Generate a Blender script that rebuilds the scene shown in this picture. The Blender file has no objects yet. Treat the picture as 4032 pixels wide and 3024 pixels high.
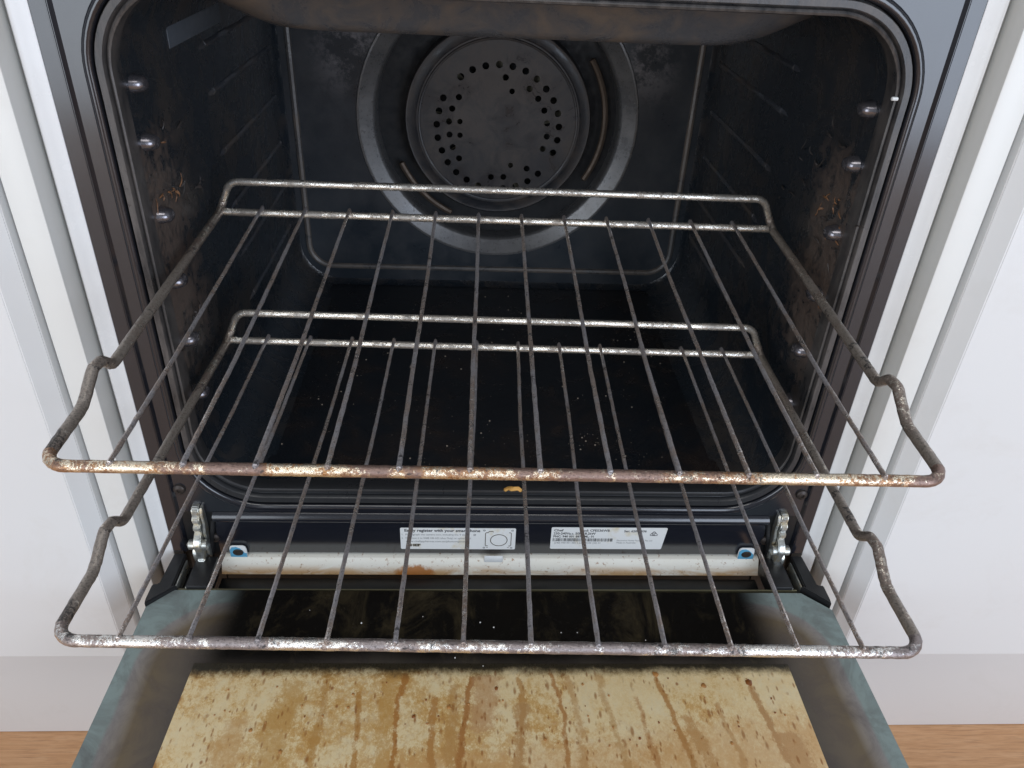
import bpy, bmesh, math, random
from mathutils import Vector, Matrix
random.seed(7)
sc = bpy.context.scene
COL = sc.collection

# ------------------------------------------------------------------ camera
YAW, PITCH, ROLL = 0.062913, 0.569503, 0.049896
f = Vector((math.sin(YAW)*math.cos(PITCH), math.cos(YAW)*math.cos(PITCH), -math.sin(PITCH)))
r = Vector((math.cos(YAW), -math.sin(YAW), 0)); u = r.cross(f)
r2 = math.cos(ROLL)*r + math.sin(ROLL)*u
u2 = -math.sin(ROLL)*r + math.cos(ROLL)*u
cd = bpy.data.cameras.new('camera'); cam = bpy.data.objects.new('camera', cd); COL.objects.link(cam)
cam.matrix_world = Matrix(((r2.x, u2.x, -f.x, -0.021853), (r2.y, u2.y, -f.y, -0.466041), (r2.z, u2.z, -f.z, 0.328807), (0, 0, 0, 1)))
cd.sensor_width = 36; cd.lens = 27.304; cd.clip_start = 0.01; cd.clip_end = 60
sc.camera = cam

# ------------------------------------------------------------------ light
w = bpy.data.worlds.new('World'); sc.world = w; w.use_nodes = True
bg = w.node_tree.nodes['Background']; bg.inputs['Color'].default_value = (0.84, 0.90, 1.0, 1); bg.inputs['Strength'].default_value = 0.31
def area(name, loc, target, sx, sy, power, colr):
    ld = bpy.data.lights.new(name, 'AREA'); ld.shape = 'RECTANGLE'; ld.size = sx; ld.size_y = sy
    ld.energy = power; ld.color = colr
    o = bpy.data.objects.new(name, ld); COL.objects.link(o); o.location = loc
    o.rotation_euler = (Vector(target)-Vector(loc)).to_track_quat('-Z', 'Y').to_euler()
    return o
area('window_light', (1.40, -2.25, 0.55), (0.30, 0, 0.40), 1.5, 1.85, 44, (0.74, 0.84, 1.0))
area('side_window_light', (-1.40, -2.25, 0.55), (-0.30, 0, 0.40), 1.3, 1.85, 29, (0.82, 0.90, 1.0))
area('ceiling_light', (-0.1, -1.0, 2.0), (0, -0.1, 0), 1.2, 0.8, 10, (1.0, 0.98, 0.95))
sc.view_settings.view_transform = 'Standard'; sc.view_settings.look = 'None'
sc.view_settings.exposure = 0.0; sc.view_settings.gamma = 1.0

# ------------------------------------------------------------------ helpers
def obj(name, bm, mat, parent=None, smooth=True, loc=None):
    me = bpy.data.meshes.new(name)
    bmesh.ops.recalc_face_normals(bm, faces=bm.faces[:])
    bm.to_mesh(me); bm.free()
    if mat: me.materials.append(mat)
    if smooth:
        for p in me.polygons: p.use_smooth = True
        try: me.set_sharp_from_angle(angle=math.radians(38))
        except Exception: pass
    o = bpy.data.objects.new(name, me); COL.objects.link(o)
    if parent is not None: o.parent = parent
    if loc is not None: o.location = loc
    return o
def tag(o, label=None, cat=None, group=None, kind=None):
    if label: o['label'] = label
    if cat: o['category'] = cat
    if group: o['group'] = group
    if kind: o['kind'] = kind
    return o
def thing(name, label, cat, loc=(0, 0, 0), group=None):
    o = bpy.data.objects.new(name, None); COL.objects.link(o); o.location = loc; o.empty_display_size = 0.05
    return tag(o, label, cat, group)
def box(bm, x0, x1, y0, y1, z0, z1, bev=0.0, seg=2):
    t = bmesh.new()
    bmesh.ops.create_cube(t, size=1)
    for v in t.verts:
        v.co = Vector((x0+(v.co.x+.5)*(x1-x0), y0+(v.co.y+.5)*(y1-y0), z0+(v.co.z+.5)*(z1-z0)))
    if bev > 0: bmesh.ops.bevel(t, geom=t.edges[:], offset=bev, segments=seg, affect='EDGES', profile=0.5)
    merge(bm, t); return bm
def merge(bm, t):
    vm = {}
    for v in t.verts: vm[v] = bm.verts.new(v.co)
    for fc in t.faces:
        try: bm.faces.new([vm[v] for v in fc.verts])
        except ValueError: pass
    t.free()
def prism(bm, pts, axis, a, b, bev=0.0):
    """closed outline pts (2D) extruded along axis from a to b"""
    def mk(p, t):
        if axis == 'x': return Vector((t, p[0], p[1]))
        if axis == 'y': return Vector((p[0], t, p[1]))
        return Vector((p[0], p[1], t))
    t = bmesh.new()
    A = [t.verts.new(mk(p, a)) for p in pts]; B = [t.verts.new(mk(p, b)) for p in pts]
    n = len(pts)
    for i in range(n): t.faces.new((A[i], A[(i+1) % n], B[(i+1) % n], B[i]))
    t.faces.new(A[::-1]); t.faces.new(B)
    if bev > 0:
        bmesh.ops.recalc_face_normals(t, faces=t.faces[:])
        bmesh.ops.bevel(t, geom=t.edges[:], offset=bev, segments=2, affect='EDGES')
    merge(bm, t); return bm
def fillet(pts, rads, n=6):
    pts = [Vector(p) for p in pts]; out = [pts[0]]
    for i in range(1, len(pts)-1):
        a, b, c = pts[i-1], pts[i], pts[i+1]; R = rads[i] if isinstance(rads, (list, tuple)) else rads
        d1 = (a-b).normalized(); d2 = (c-b).normalized(); ang = d1.angle(d2)
        if R <= 0 or ang > 3.10: out.append(b); continue
        L = min(R/math.tan(ang/2), 0.48*(a-b).length, 0.48*(c-b).length); R = L*math.tan(ang/2)
        cen = b+(d1+d2).normalized()*(R/math.sin(ang/2)); s = b+d1*L; e = b+d2*L
        for k in range(n+1):
            v = ((s-cen).lerp(e-cen, k/n)); out.append(cen+v.normalized()*R)
    out.append(pts[-1]); return out
def resample(pts, step):
    out = [pts[0]]
    for a, b in zip(pts, pts[1:]):
        k = max(1, int((b-a).length/step))
        for j in range(1, k+1): out.append(a.lerp(b, j/k))
    return out
def tube(bm, pts, rad, seg=10, rough=0.0, closed=False, cap=True, taper=None):
    pts = [Vector(p) for p in pts]; n = len(pts); rings = []
    T = []
    for i in range(n):
        a = pts[i-1] if (i > 0 or closed) else pts[i]; b = pts[(i+1) % n] if (i < n-1 or closed) else pts[i]
        T.append((b-a).normalized())
    up = Vector((0, 0, 1)) if abs(T[0].z) < 0.9 else Vector((1, 0, 0))
    N = (up-T[0]*up.dot(T[0])).normalized()
    for i in range(n):
        N = (N-T[i]*N.dot(T[i])).normalized(); Bv = T[i].cross(N)
        rr = rad*(taper(i/(n-1)) if taper else 1)
        ring = []
        for k in range(seg):
            q = rr*(1+rough*random.uniform(-1, 1)); a = 2*math.pi*k/seg
            ring.append(bm.verts.new(pts[i]+(N*math.cos(a)+Bv*math.sin(a))*q))
        rings.append(ring)
    m = n if closed else n-1
    for i in range(m):
        A, B = rings[i], rings[(i+1) % n]
        for k in range(seg): bm.faces.new((A[k], A[(k+1) % seg], B[(k+1) % seg], B[k]))
    if cap and not closed:
        for ring, t, s in ((rings[0], T[0], -1), (rings[-1], T[-1], 1)):
            c = sum((v.co for v in ring), Vector())/seg
            tip = bm.verts.new(c+t*s*rad*0.6)
            for k in range(seg): bm.faces.new((ring[k], ring[(k+1) % seg], tip))
    return bm
def rr_pts(xh, zb, zt, R, n=12):
    """rounded rectangle in x-z, closed loop"""
    P = []
    for cx, cz, a0 in ((xh-R, zt-R, 0), (-xh+R, zt-R, 90), (-xh+R, zb+R, 180), (xh-R, zb+R, 270)):
        for k in range(n+1):
            a = math.radians(a0+90*k/n); P.append((cx+R*math.cos(a), cz+R*math.sin(a)))
    return P
def loft(bm, loops, close_last=False):
    V = [[bm.verts.new(p) for p in L] for L in loops]
    n = len(V[0])
    for A, B in zip(V, V[1:]):
        for k in range(n): bm.faces.new((A[k], A[(k+1) % n], B[(k+1) % n], B[k]))
    if close_last: bm.faces.new(V[-1])
    return bm
def filled(name, outer, holes, mat, parent, to3d, depth=0.0):
    """flat sheet with holes, via a filled 2D curve"""
    cu = bpy.data.curves.new(name+'_c', 'CURVE'); cu.dimensions = '2D'; cu.fill_mode = 'BOTH'; cu.extrude = depth
    for L in [outer]+holes:
        s = cu.splines.new('POLY'); s.points.add(len(L)-1); s.use_cyclic_u = True
        for p, q in zip(s.points, L): p.co = (q[0], q[1], 0, 1)
    t = bpy.data.objects.new(name+'_c', cu); COL.objects.link(t)
    dg = bpy.context.evaluated_depsgraph_get(); me = bpy.data.meshes.new_from_object(t.evaluated_get(dg))
    bpy.data.objects.remove(t); bpy.data.curves.remove(cu)
    for v in me.vertices: v.co = to3d(v.co)
    me.name = name; me.materials.clear(); me.materials.append(mat)
    o = bpy.data.objects.new(name, me); COL.objects.link(o)
    if parent is not None: o.parent = parent
    return o
def text_mesh(lines, to3d):
    """lines: (string, x, y, size, xscale, bold) -> list of vertices/faces joined in a bmesh"""
    bm = bmesh.new()
    for s, x, y, size, xs, bold in lines:
        cu = bpy.data.curves.new('t', 'FONT'); cu.body = s; cu.size = size; cu.offset = bold
        cu.resolution_u = 2
        t = bpy.data.objects.new('t', cu); COL.objects.link(t)
        dg = bpy.context.evaluated_depsgraph_get(); me = bpy.data.meshes.new_from_object(t.evaluated_get(dg))
        bpy.data.objects.remove(t); bpy.data.curves.remove(cu)
        vs = [bm.verts.new(to3d(x+v.co.x*xs, y+v.co.y)) for v in me.vertices]
        for p in me.polygons:
            try: bm.faces.new([vs[i] for i in p.vertices])
            except ValueError: pass
        bpy.data.meshes.remove(me)
    return bm

# ------------------------------------------------------------------ materials
class M:
    def __init__(s, name):
        s.m = bpy.data.materials.new(name); s.m.use_nodes = True; s.nt = s.m.node_tree
        s.b = s.nt.nodes['Principled BSDF']; s.tc = s.nt.nodes.new('ShaderNodeTexCoord')
    def n(s, typ, **kw):
        nd = s.nt.nodes.new(typ)
        for k, v in kw.items(): setattr(nd, k, v)
        return nd
    def link(s, a, b): s.nt.links.new(a, b)
    def val(s, sock, v):
        if hasattr(v, 'default_value') or hasattr(v, 'links'): s.link(v, sock)
        elif isinstance(v, (tuple, list)) and len(v) == 3 and sock.type == 'RGBA': sock.default_value = (*v, 1)
        else: sock.default_value = v
    def coord(s, scale=(1, 1, 1), rot=(0, 0, 0)):
        mp = s.n('ShaderNodeMapping'); s.link(s.tc.outputs['Object'], mp.inputs[0])
        mp.inputs['Scale'].default_value = scale; mp.inputs['Rotation'].default_value = rot; return mp.outputs[0]
    def noise(s, scale, detail=4, rough=0.6, co=None, dist=0.0):
        nd = s.n('ShaderNodeTexNoise'); nd.inputs['Scale'].default_value = scale; nd.inputs['Detail'].default_value = detail
        nd.inputs['Roughness'].default_value = rough; nd.inputs['Distortion'].default_value = dist
        s.link(co if co is not None else s.tc.outputs['Object'], nd.inputs['Vector']); return nd.outputs['Fac']
    def voro(s, scale, co=None, feat='F1', rnd=1.0):
        nd = s.n('ShaderNodeTexVoronoi', feature=feat); nd.inputs['Scale'].default_value = scale; nd.inputs['Randomness'].default_value = rnd
        s.link(co if co is not None else s.tc.outputs['Object'], nd.inputs['Vector']); return nd.outputs['Distance']
    def ramp(s, fac, stops, interp='LINEAR'):
        nd = s.n('ShaderNodeValToRGB'); s.link(fac, nd.inputs[0]); cr = nd.color_ramp; cr.interpolation = interp
        while len(cr.elements) < len(stops): cr.elements.new(0.5)
        for e, (p, c) in zip(cr.elements, stops):
            e.position = p; e.color = (*c, 1) if isinstance(c, (tuple, list)) else (c, c, c, 1)
        return nd.outputs[0]
    def mix(s, fac, a, b, mode='MIX'):
        nd = s.n('ShaderNodeMix', data_type='RGBA', blend_type=mode); s.val(nd.inputs[0], fac)
        s.val(nd.inputs[6], a); s.val(nd.inputs[7], b); return nd.outputs[2]
    def math(s, op, a, b=0.0, c=None, clamp=False):
        nd = s.n('ShaderNodeMath', operation=op, use_clamp=clamp); s.val(nd.inputs[0], a); s.val(nd.inputs[1], b)
        if c is not None: s.val(nd.inputs[2], c)
        return nd.outputs[0]
    def sstep(s, v, lo, hi):
        nd = s.n('ShaderNodeMapRange', interpolation_type='SMOOTHSTEP'); s.link(v, nd.inputs[0])
        nd.inputs[1].default_value = lo; nd.inputs[2].default_value = hi; return nd.outputs[0]
    def xyz(s):
        nd = s.n('ShaderNodeSeparateXYZ'); s.link(s.tc.outputs['Object'], nd.inputs[0]); return nd.outputs
    def bump(s, h, strength, dist=0.001):
        nd = s.n('ShaderNodeBump'); nd.inputs['Strength'].default_value = strength; nd.inputs['Distance'].default_value = dist
        s.link(h, nd.inputs['Height']); s.link(nd.outputs[0], s.b.inputs['Normal'])
    def set(s, **kw):
        for k, v in kw.items(): s.val(s.b.inputs[k.replace('_', ' ')], v)
        return s

def mat_simple(name, col, rough=0.5, metal=0.0, var=0.25, scale=60, bump=0.0, spec=0.5):
    m = M(name); n = m.noise(scale)
    m.set(Base_Color=m.mix(n, tuple(c*(1-var) for c in col), tuple(min(1, c*(1+var)) for c in col)), Metallic=metal, Specular_IOR_Level=spec)
    m.set(Roughness=m.ramp(m.noise(scale*2.3), [(0.3, max(0.02, rough*.8)), (0.7, min(1, rough*1.2))]))
    if bump: m.bump(m.noise(scale*4, 3), bump)
    return m.m

# black vitreous enamel inside the oven: glossy, with brown baked-on grease films
def mat_enamel(name, base, grease, rough, amount, bump=0.25, spec=0.5):
    m = M(name)
    co = m.coord((1, 1.0, 1))
    big = m.noise(9, 5, 0.62, co, 0.4); mid = m.noise(38, 6, 0.7, co, 0.8); fine = m.noise(420, 3, 0.6, co)
    mask = m.ramp(m.math('MULTIPLY', big, mid), [(0.24-amount*.06, 0.0), (0.40-amount*.08, 1.0)])
    c = m.mix(mask, base, grease)
    spk = m.ramp(m.voro(170, co), [(0.05, 1.0), (0.085, 0.0)])
    spk = m.math('MULTIPLY', spk, m.ramp(m.noise(21, 3, 0.6, co), [(0.52, 0.0), (0.62, 1.0)]))
    c = m.mix(m.math('MULTIPLY', spk, 0.35), c, (0.16, 0.13, 0.10))
    m.set(Base_Color=c, Roughness=m.ramp(mid, [(0.3, rough*.6), (0.7, min(1, rough*1.8))]), Specular_IOR_Level=spec)
    m.bump(m.math('ADD', m.math('MULTIPLY', fine, 0.4), mid), bump, 0.0012)
    return m.m
enamel_cavity = mat_enamel('cavity_enamel', (0.013, 0.018, 0.024), (0.036, 0.032, 0.030), 0.22, 0.55, 0.8, 1.0)
def add_grease(mat):
    nt = mat.node_tree; b = nt.nodes['Principled BSDF']; m = M.__new__(M); m.m = mat; m.nt = nt; m.b = b; m.tc = [n for n in nt.nodes if n.type == 'TEX_COORD'][0]
    x, y, z = m.xyz(); old = b.inputs['Base Color'].links[0].from_socket; oldr = b.inputs['Roughness'].links[0].from_socket
    zone = m.math('MULTIPLY', m.sstep(y, .135, .030), m.math('MULTIPLY', m.sstep(z, -.02, .06), m.sstep(z, .225, .165)))
    n = m.math('ADD', m.math('MULTIPLY', m.noise(30, 6, .75, None, .8), .6), m.math('MULTIPLY', m.noise(130, 5, .8, m.coord((1, 1, 1), (.6, 0, 0))), .4))
    k = m.math('MULTIPLY', m.sstep(m.math('ADD', n, m.math('MULTIPLY', zone, .16)), .56, .68), zone)
    m.link(m.mix(m.math('MULTIPLY', k, .85), old, (0.115, 0.082, 0.064)), b.inputs['Base Color'])
    m.link(m.math('ADD', oldr, m.math('MULTIPLY', k, .3)), b.inputs['Roughness'])
add_grease(enamel_cavity)
enamel_floor = mat_enamel('cavity_floor_enamel', (0.008, 0.010, 0.013), (0.020, 0.015, 0.013), 0.18, 0.4, 0.9, 1.0)
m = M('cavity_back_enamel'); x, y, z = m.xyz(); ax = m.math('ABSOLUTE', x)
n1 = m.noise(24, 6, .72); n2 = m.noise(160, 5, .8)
worn_sheen = m.math('MULTIPLY', m.math('MULTIPLY', m.sstep(ax, 0.20, 0.150), m.sstep(z, 0.125, 0.185)), m.ramp(m.math('ADD', m.math('MULTIPLY', n1, .65), m.math('MULTIPLY', n2, .35)), [(0.46, 0.0), (0.56, 1.0)]))  # grey patches: window reflection painted onto rough-cleaned enamel
c = m.mix(m.ramp(n1, [(0.42, 0.0), (0.70, 1.0)]), (0.016, 0.022, 0.029), (0.036, 0.038, 0.042)); c = m.mix(worn_sheen, c, (0.17, 0.16, 0.165))
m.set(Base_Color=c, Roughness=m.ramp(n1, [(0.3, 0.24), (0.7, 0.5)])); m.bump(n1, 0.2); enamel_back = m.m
enamel_pan = mat_enamel('grill_pan_enamel', (0.062, 0.063, 0.067), (0.11, 0.088, 0.070), 0.27, 0.8)
m = M('front_enamel'); n1 = m.noise(40, 4, .6)
m.set(Base_Color=m.mix(n1, (0.009, 0.010, 0.0145), (0.013, 0.014, 0.019)), Roughness=m.ramp(n1, [(0.3, 0.15), (0.7, 0.19)]), Specular_IOR_Level=0.8); enamel_front = m.m
m = M('flange_enamel'); x, y, z = m.xyz(); n1 = m.noise(1, 6, .7, m.coord((90, 60, 22))); n2 = m.noise(260, 4, .75)
dirt_haze = m.math('MULTIPLY', m.ramp(n1, [(0.36, 0.0), (0.62, 1.0)]), m.sstep(z, -0.075, 0.0))  # brown grease, with the hazy reflection higher up mixed into the colour
c = m.mix(dirt_haze, (0.022, 0.023, 0.025), (0.088, 0.079, 0.074)); c = m.mix(m.math('MULTIPLY', m.ramp(n2, [(0.60, 0.0), (0.68, 1.0)]), m.math('MULTIPLY', dirt_haze, .8)), c, (0.02, 0.015, 0.013))
m.set(Base_Color=c, Roughness=m.ramp(n1, [(0.3, 0.24), (0.7, 0.42)])); m.bump(n1, 0.25); enamel_flange = m.m
bead_mat = mat_enamel('bead_enamel', (0.07, 0.066, 0.064), (0.14, 0.115, 0.095), 0.3, 0.9, 0.3)
fan_mat = mat_enamel('fan_cover_enamel', (0.026, 0.027, 0.031), (0.065, 0.053, 0.046), 0.34, 0.7, 0.15)
m = M('fan_ring_steel'); n1 = m.noise(40, 6, .75); n2 = m.noise(300, 4, .75)
m.set(Base_Color=m.mix(m.ramp(n2, [(0.55, 0.0), (0.66, 0.6)]), m.mix(n1, (0.15, 0.155, 0.165), (0.23, 0.215, 0.20)), (0.07, 0.06, 0.055)), Metallic=0.6, Specular_IOR_Level=1.0, Roughness=m.ramp(n1, [(0.3, 0.22), (0.7, 0.42)])); ring_mat = m.m
dark_recess = mat_simple('dark_recess', (0.004, 0.005, 0.007), 0.6)
peg_mat = mat_simple('peg_enamel', (0.22, 0.21, 0.23), 0.22, 0.8, 0.6, 160, 0.08, 1.0)
rib_mat = mat_enamel('rib_enamel', (0.05, 0.055, 0.065), (0.09, 0.075, 0.065), 0.3, 0.6)
element_mat = mat_simple('element_steel', (0.10, 0.072, 0.052), 0.5, 0.4)
black_plastic = mat_simple('black_bracket', (0.012, 0.012, 0.013), 0.42, 0.0, 0.3, 90, 0.1)
black_gap = mat_simple('black_steel', (0.006, 0.007, 0.008), 0.4)
white_trim = mat_simple('white_enamel', (0.80, 0.80, 0.79), 0.25, 0, 0.04, 30)
zinc = None
m = M('zinc_plate'); n1 = m.noise(130, 5, 0.7)
m.set(Base_Color=m.ramp(n1, [(0.3, (0.30, 0.31, 0.29)), (0.5, (0.55, 0.56, 0.53)), (0.68, (0.60, 0.50, 0.32))]), Metallic=0.85,
      Roughness=m.ramp(m.noise(90), [(0.3, 0.22), (0.7, 0.45)])); m.bump(n1, 0.3); zinc = m.m

# chromed rack wire: a heat-browned base, flecks of bare chrome, black burnt crust
def mat_rack(name, base_a, base_b, fleck, fleck_t, burnt_t, rough=0.34, bump=0.7):
    m = M(name)
    lo = m.noise(22, 3, .6); md = m.noise(110, 5, .75); hi = m.noise(480, 4, .8); h2 = m.noise(900, 2, .7)
    def st(n, k): return m.math('MULTIPLY', m.math('SUBTRACT', n, .5), k)
    c = m.mix(m.sstep(m.math('ADD', m.math('ADD', st(lo, 2.6), st(md, 1.4)), .5), .25, .75), base_a, base_b)
    c = m.mix(m.sstep(st(h2, 2.0), -.1, .5), c, tuple(v*.45 for v in base_a))
    fv = m.math('ADD', m.math('ADD', st(hi, 2.2), st(md, 2.4)), st(lo, 2.0)); fm = m.sstep(fv, fleck_t-.10, fleck_t+.16)
    bv = m.math('ADD', m.math('ADD', st(m.noise(150, 4, .8, m.coord((1, 1, 1), (.4, 0, .3))), 2.6), st(hi, 1.4)), st(m.noise(31, 3, .6, m.coord((1, 1, 1), (0, 0, .9))), 1.8)); bk = m.math('MULTIPLY', m.sstep(bv, burnt_t-.12, burnt_t+.22), .9)
    c = m.mix(fm, c, fleck); c = m.mix(bk, c, (0.016, 0.014, 0.015))
    met = m.math('MULTIPLY', m.math('SUBTRACT', 1.0, bk), m.math('ADD', .55, m.math('MULTIPLY', fm, .4)))
    m.set(Base_Color=c, Metallic=met, Roughness=m.math('ADD', m.math('SUBTRACT', rough, m.math('MULTIPLY', fm, .12)), m.math('MULTIPLY', bk, .2)))
    m.bump(m.math('ADD', m.math('ADD', st(hi, .8), st(md, .8)), m.math('MULTIPLY', bk, .25)), bump, 0.0007)
    return m.m
rack_front_rusty = mat_rack('rack_front_bar', (0.30, 0.20, 0.165), (0.46, 0.23, 0.09), (0.92, 0.80, 0.62), 0.08, 0.50, 0.30)
rack_rail = mat_rack('rack_rail', (0.34, 0.295, 0.255), (0.24, 0.18, 0.15), (0.86, 0.79, 0.68), 0.20, 0.30, 0.32)
rack_bar_silver = mat_rack('rack_back_bar', (0.40, 0.37, 0.33), (0.44, 0.37, 0.30), (0.92, 0.89, 0.82), 0.0, 0.52, 0.28)
rack_wire = mat_rack('rack_wire', (0.40, 0.38, 0.39), (0.34, 0.26, 0.21), (0.86, 0.80, 0.76), 0.26, 0.40, 0.34)

# painted cabinet
def mat_paint(name, col):
    m = M(name); n = m.noise(5, 3); sp = m.ramp(m.voro(11), [(0.012, 1.0), (0.020, 0.0)])
    scr = m.ramp(m.voro(6, m.coord((3.2, 3.2, 1), (.25, .1, 0))), [(0.014, 1.0), (0.030, 0.0)])
    smd = m.ramp(m.noise(13, 5, .7, None, .6), [(0.55, 0.0), (0.75, 1.0)])
    c = m.mix(n, tuple(x*.97 for x in col), col); c = m.mix(m.math('MULTIPLY', smd, 0.22), c, (0.60, 0.56, 0.50))
    c = m.mix(m.math('MULTIPLY', sp, 0.6), c, (0.30, 0.22, 0.15)); c = m.mix(m.math('MULTIPLY', scr, 0.35), c, (0.38, 0.33, 0.28))
    m.set(Base_Color=c, Roughness=m.ramp(smd, [(0.0, 0.36), (1.0, 0.55)])); m.bump(m.noise(45, 4), 0.06, 0.001); return m.m
paint_left = mat_paint('cabinet_paint', (0.76, 0.76, 0.75))
paint_stile = mat_paint('stile_paint', (0.76, 0.755, 0.72))
paint_kick = mat_paint('kick_paint', (0.70, 0.685, 0.665))
# laminate floor
m = M('laminate'); co = m.coord((1.2, 14, 1)); g = m.noise(16, 6, 0.7, co, 0.6); g2 = m.noise(70, 4, 0.6, m.coord((0.5, 8, 1)))
c = m.ramp(g, [(0.3, (0.54, 0.285, 0.13)), (0.5, (0.63, 0.35, 0.175)), (0.7, (0.70, 0.42, 0.23))])
c = m.mix(m.math('MULTIPLY', m.ramp(g2, [(0.5, 0.0), (0.7, 1.0)]), 0.4), c, (0.25, 0.10, 0.035))
x, y, z = m.xyz()
seam = m.math('PINGPONG', m.math('ADD', y, 0.035), 0.06)
c = m.mix(m.math('MULTIPLY', m.sstep(seam, 0.0012, 0.0), 0.7), c, (0.10, 0.045, 0.02))
m.set(Base_Color=c, Roughness=0.38); laminate = m.m

# dirty door glass: clear greenish rim with the cabinets' reflection painted in, then films of brown dirt, near-black band at the far side
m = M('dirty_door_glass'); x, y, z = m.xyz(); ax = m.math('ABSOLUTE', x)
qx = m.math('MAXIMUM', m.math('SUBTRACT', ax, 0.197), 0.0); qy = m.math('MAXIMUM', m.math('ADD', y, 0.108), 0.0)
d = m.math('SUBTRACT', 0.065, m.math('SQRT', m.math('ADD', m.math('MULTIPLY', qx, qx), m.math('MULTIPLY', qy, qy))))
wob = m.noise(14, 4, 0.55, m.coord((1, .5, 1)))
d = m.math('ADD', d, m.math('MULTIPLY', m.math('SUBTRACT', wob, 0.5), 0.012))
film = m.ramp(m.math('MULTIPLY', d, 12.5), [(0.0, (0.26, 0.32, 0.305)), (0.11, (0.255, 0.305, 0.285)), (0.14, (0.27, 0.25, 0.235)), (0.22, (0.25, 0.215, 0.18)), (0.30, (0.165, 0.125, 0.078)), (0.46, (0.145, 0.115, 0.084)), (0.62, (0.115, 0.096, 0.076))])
streak = m.noise(30, 6, 0.7, m.coord((1, 1, 1)), 1.0)
film = m.mix(m.math('MULTIPLY', m.ramp(streak, [(0.42, 0.0), (0.7, 1.0)]), 0.6), film, (0.085, 0.068, 0.066))
far = m.math('MULTIPLY', m.sstep(ax, 0.222, 0.190), m.sstep(m.math('ADD', y, m.math('MULTIPLY', m.math('SUBTRACT', wob, .5), .02)), -0.128, -0.098))
blk = m.mix(m.ramp(m.noise(24, 6, 0.75, m.coord((1, .6, 1)), 0.8), [(0.52, 0.0), (0.75, 1.0)]), (0.007, 0.006, 0.005), (0.055, 0.042, 0.022))
c = m.mix(far, film, blk)
spk = m.ramp(m.voro(75), [(0.035, 1.0), (0.06, 0.0)])
spk = m.math('MULTIPLY', spk, m.ramp(m.noise(33), [(0.55, 0.0), (0.62, 1.0)]))
c = m.mix(m.math('MULTIPLY', spk, 0.8), c, (0.03, 0.02, 0.018))
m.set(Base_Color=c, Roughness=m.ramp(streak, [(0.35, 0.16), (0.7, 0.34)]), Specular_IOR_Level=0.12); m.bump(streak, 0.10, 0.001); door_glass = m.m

# baked amber window: cream film, soft orange tint, granular drips, fine splatter
m = M('baked_window'); x, y, z = m.xyz()
big = m.noise(7, 4, 0.6); md = m.noise(42, 8, 0.78); g = m.noise(520, 3, 0.85, m.coord((1, .7, 1))); g2 = m.noise(210, 5, 0.85, m.coord((1, .6, 1)))
gg = m.math('ADD', m.math('MULTIPLY', m.math('SUBTRACT', g, .5), 2.6), m.math('MULTIPLY', m.math('SUBTRACT', g2, .5), 3.4))
c = m.mix(m.ramp(m.math('ADD', m.math('MULTIPLY', gg, .35), md), [(0.3, 0.0), (0.7, 1.0)]), (0.84, 0.67, 0.385), (0.75, 0.53, 0.245))
def layer(c, v, lo, hi, k, colr):
    """a stain where v rises through lo..hi, broken up by the grain of the film"""
    return m.mix(m.math('MULTIPLY', m.sstep(m.math('ADD', v, m.math('MULTIPLY', gg, .34)), lo, hi), k), c, colr)
warm = m.math('ADD', m.math('MULTIPLY', m.math('ABSOLUTE', m.math('ADD', x, .085)), -2.2), m.math('MULTIPLY', m.math('ADD', y, .14), -2.6))
v = m.math('ADD', m.math('ADD', m.math('ADD', big, .05), m.math('MULTIPLY', m.math('SUBTRACT', md, .5), 1.8)), m.math('MULTIPLY', warm, .55))
c = layer(c, v, .34, .62, .75, (0.62, 0.36, 0.11)); c = layer(c, v, .52, .80, .55, (0.52, 0.25, 0.055))
c = layer(c, m.math('SUBTRACT', 1.0, md), .50, .75, .40, (0.82, 0.74, 0.52))
near = m.math('ADD', m.sstep(m.math('SUBTRACT', y, m.math('MULTIPLY', x, .12)), -0.135, -0.20), m.math('MULTIPLY', m.math('SUBTRACT', md, .5), .8))
c = layer(c, near, .35, 1.1, .65, (0.64, 0.37, 0.16))
wgl = m.math('SUBTRACT', m.noise(1, 4, .6, m.coord((10, 14, 1))), 0.5)
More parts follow.
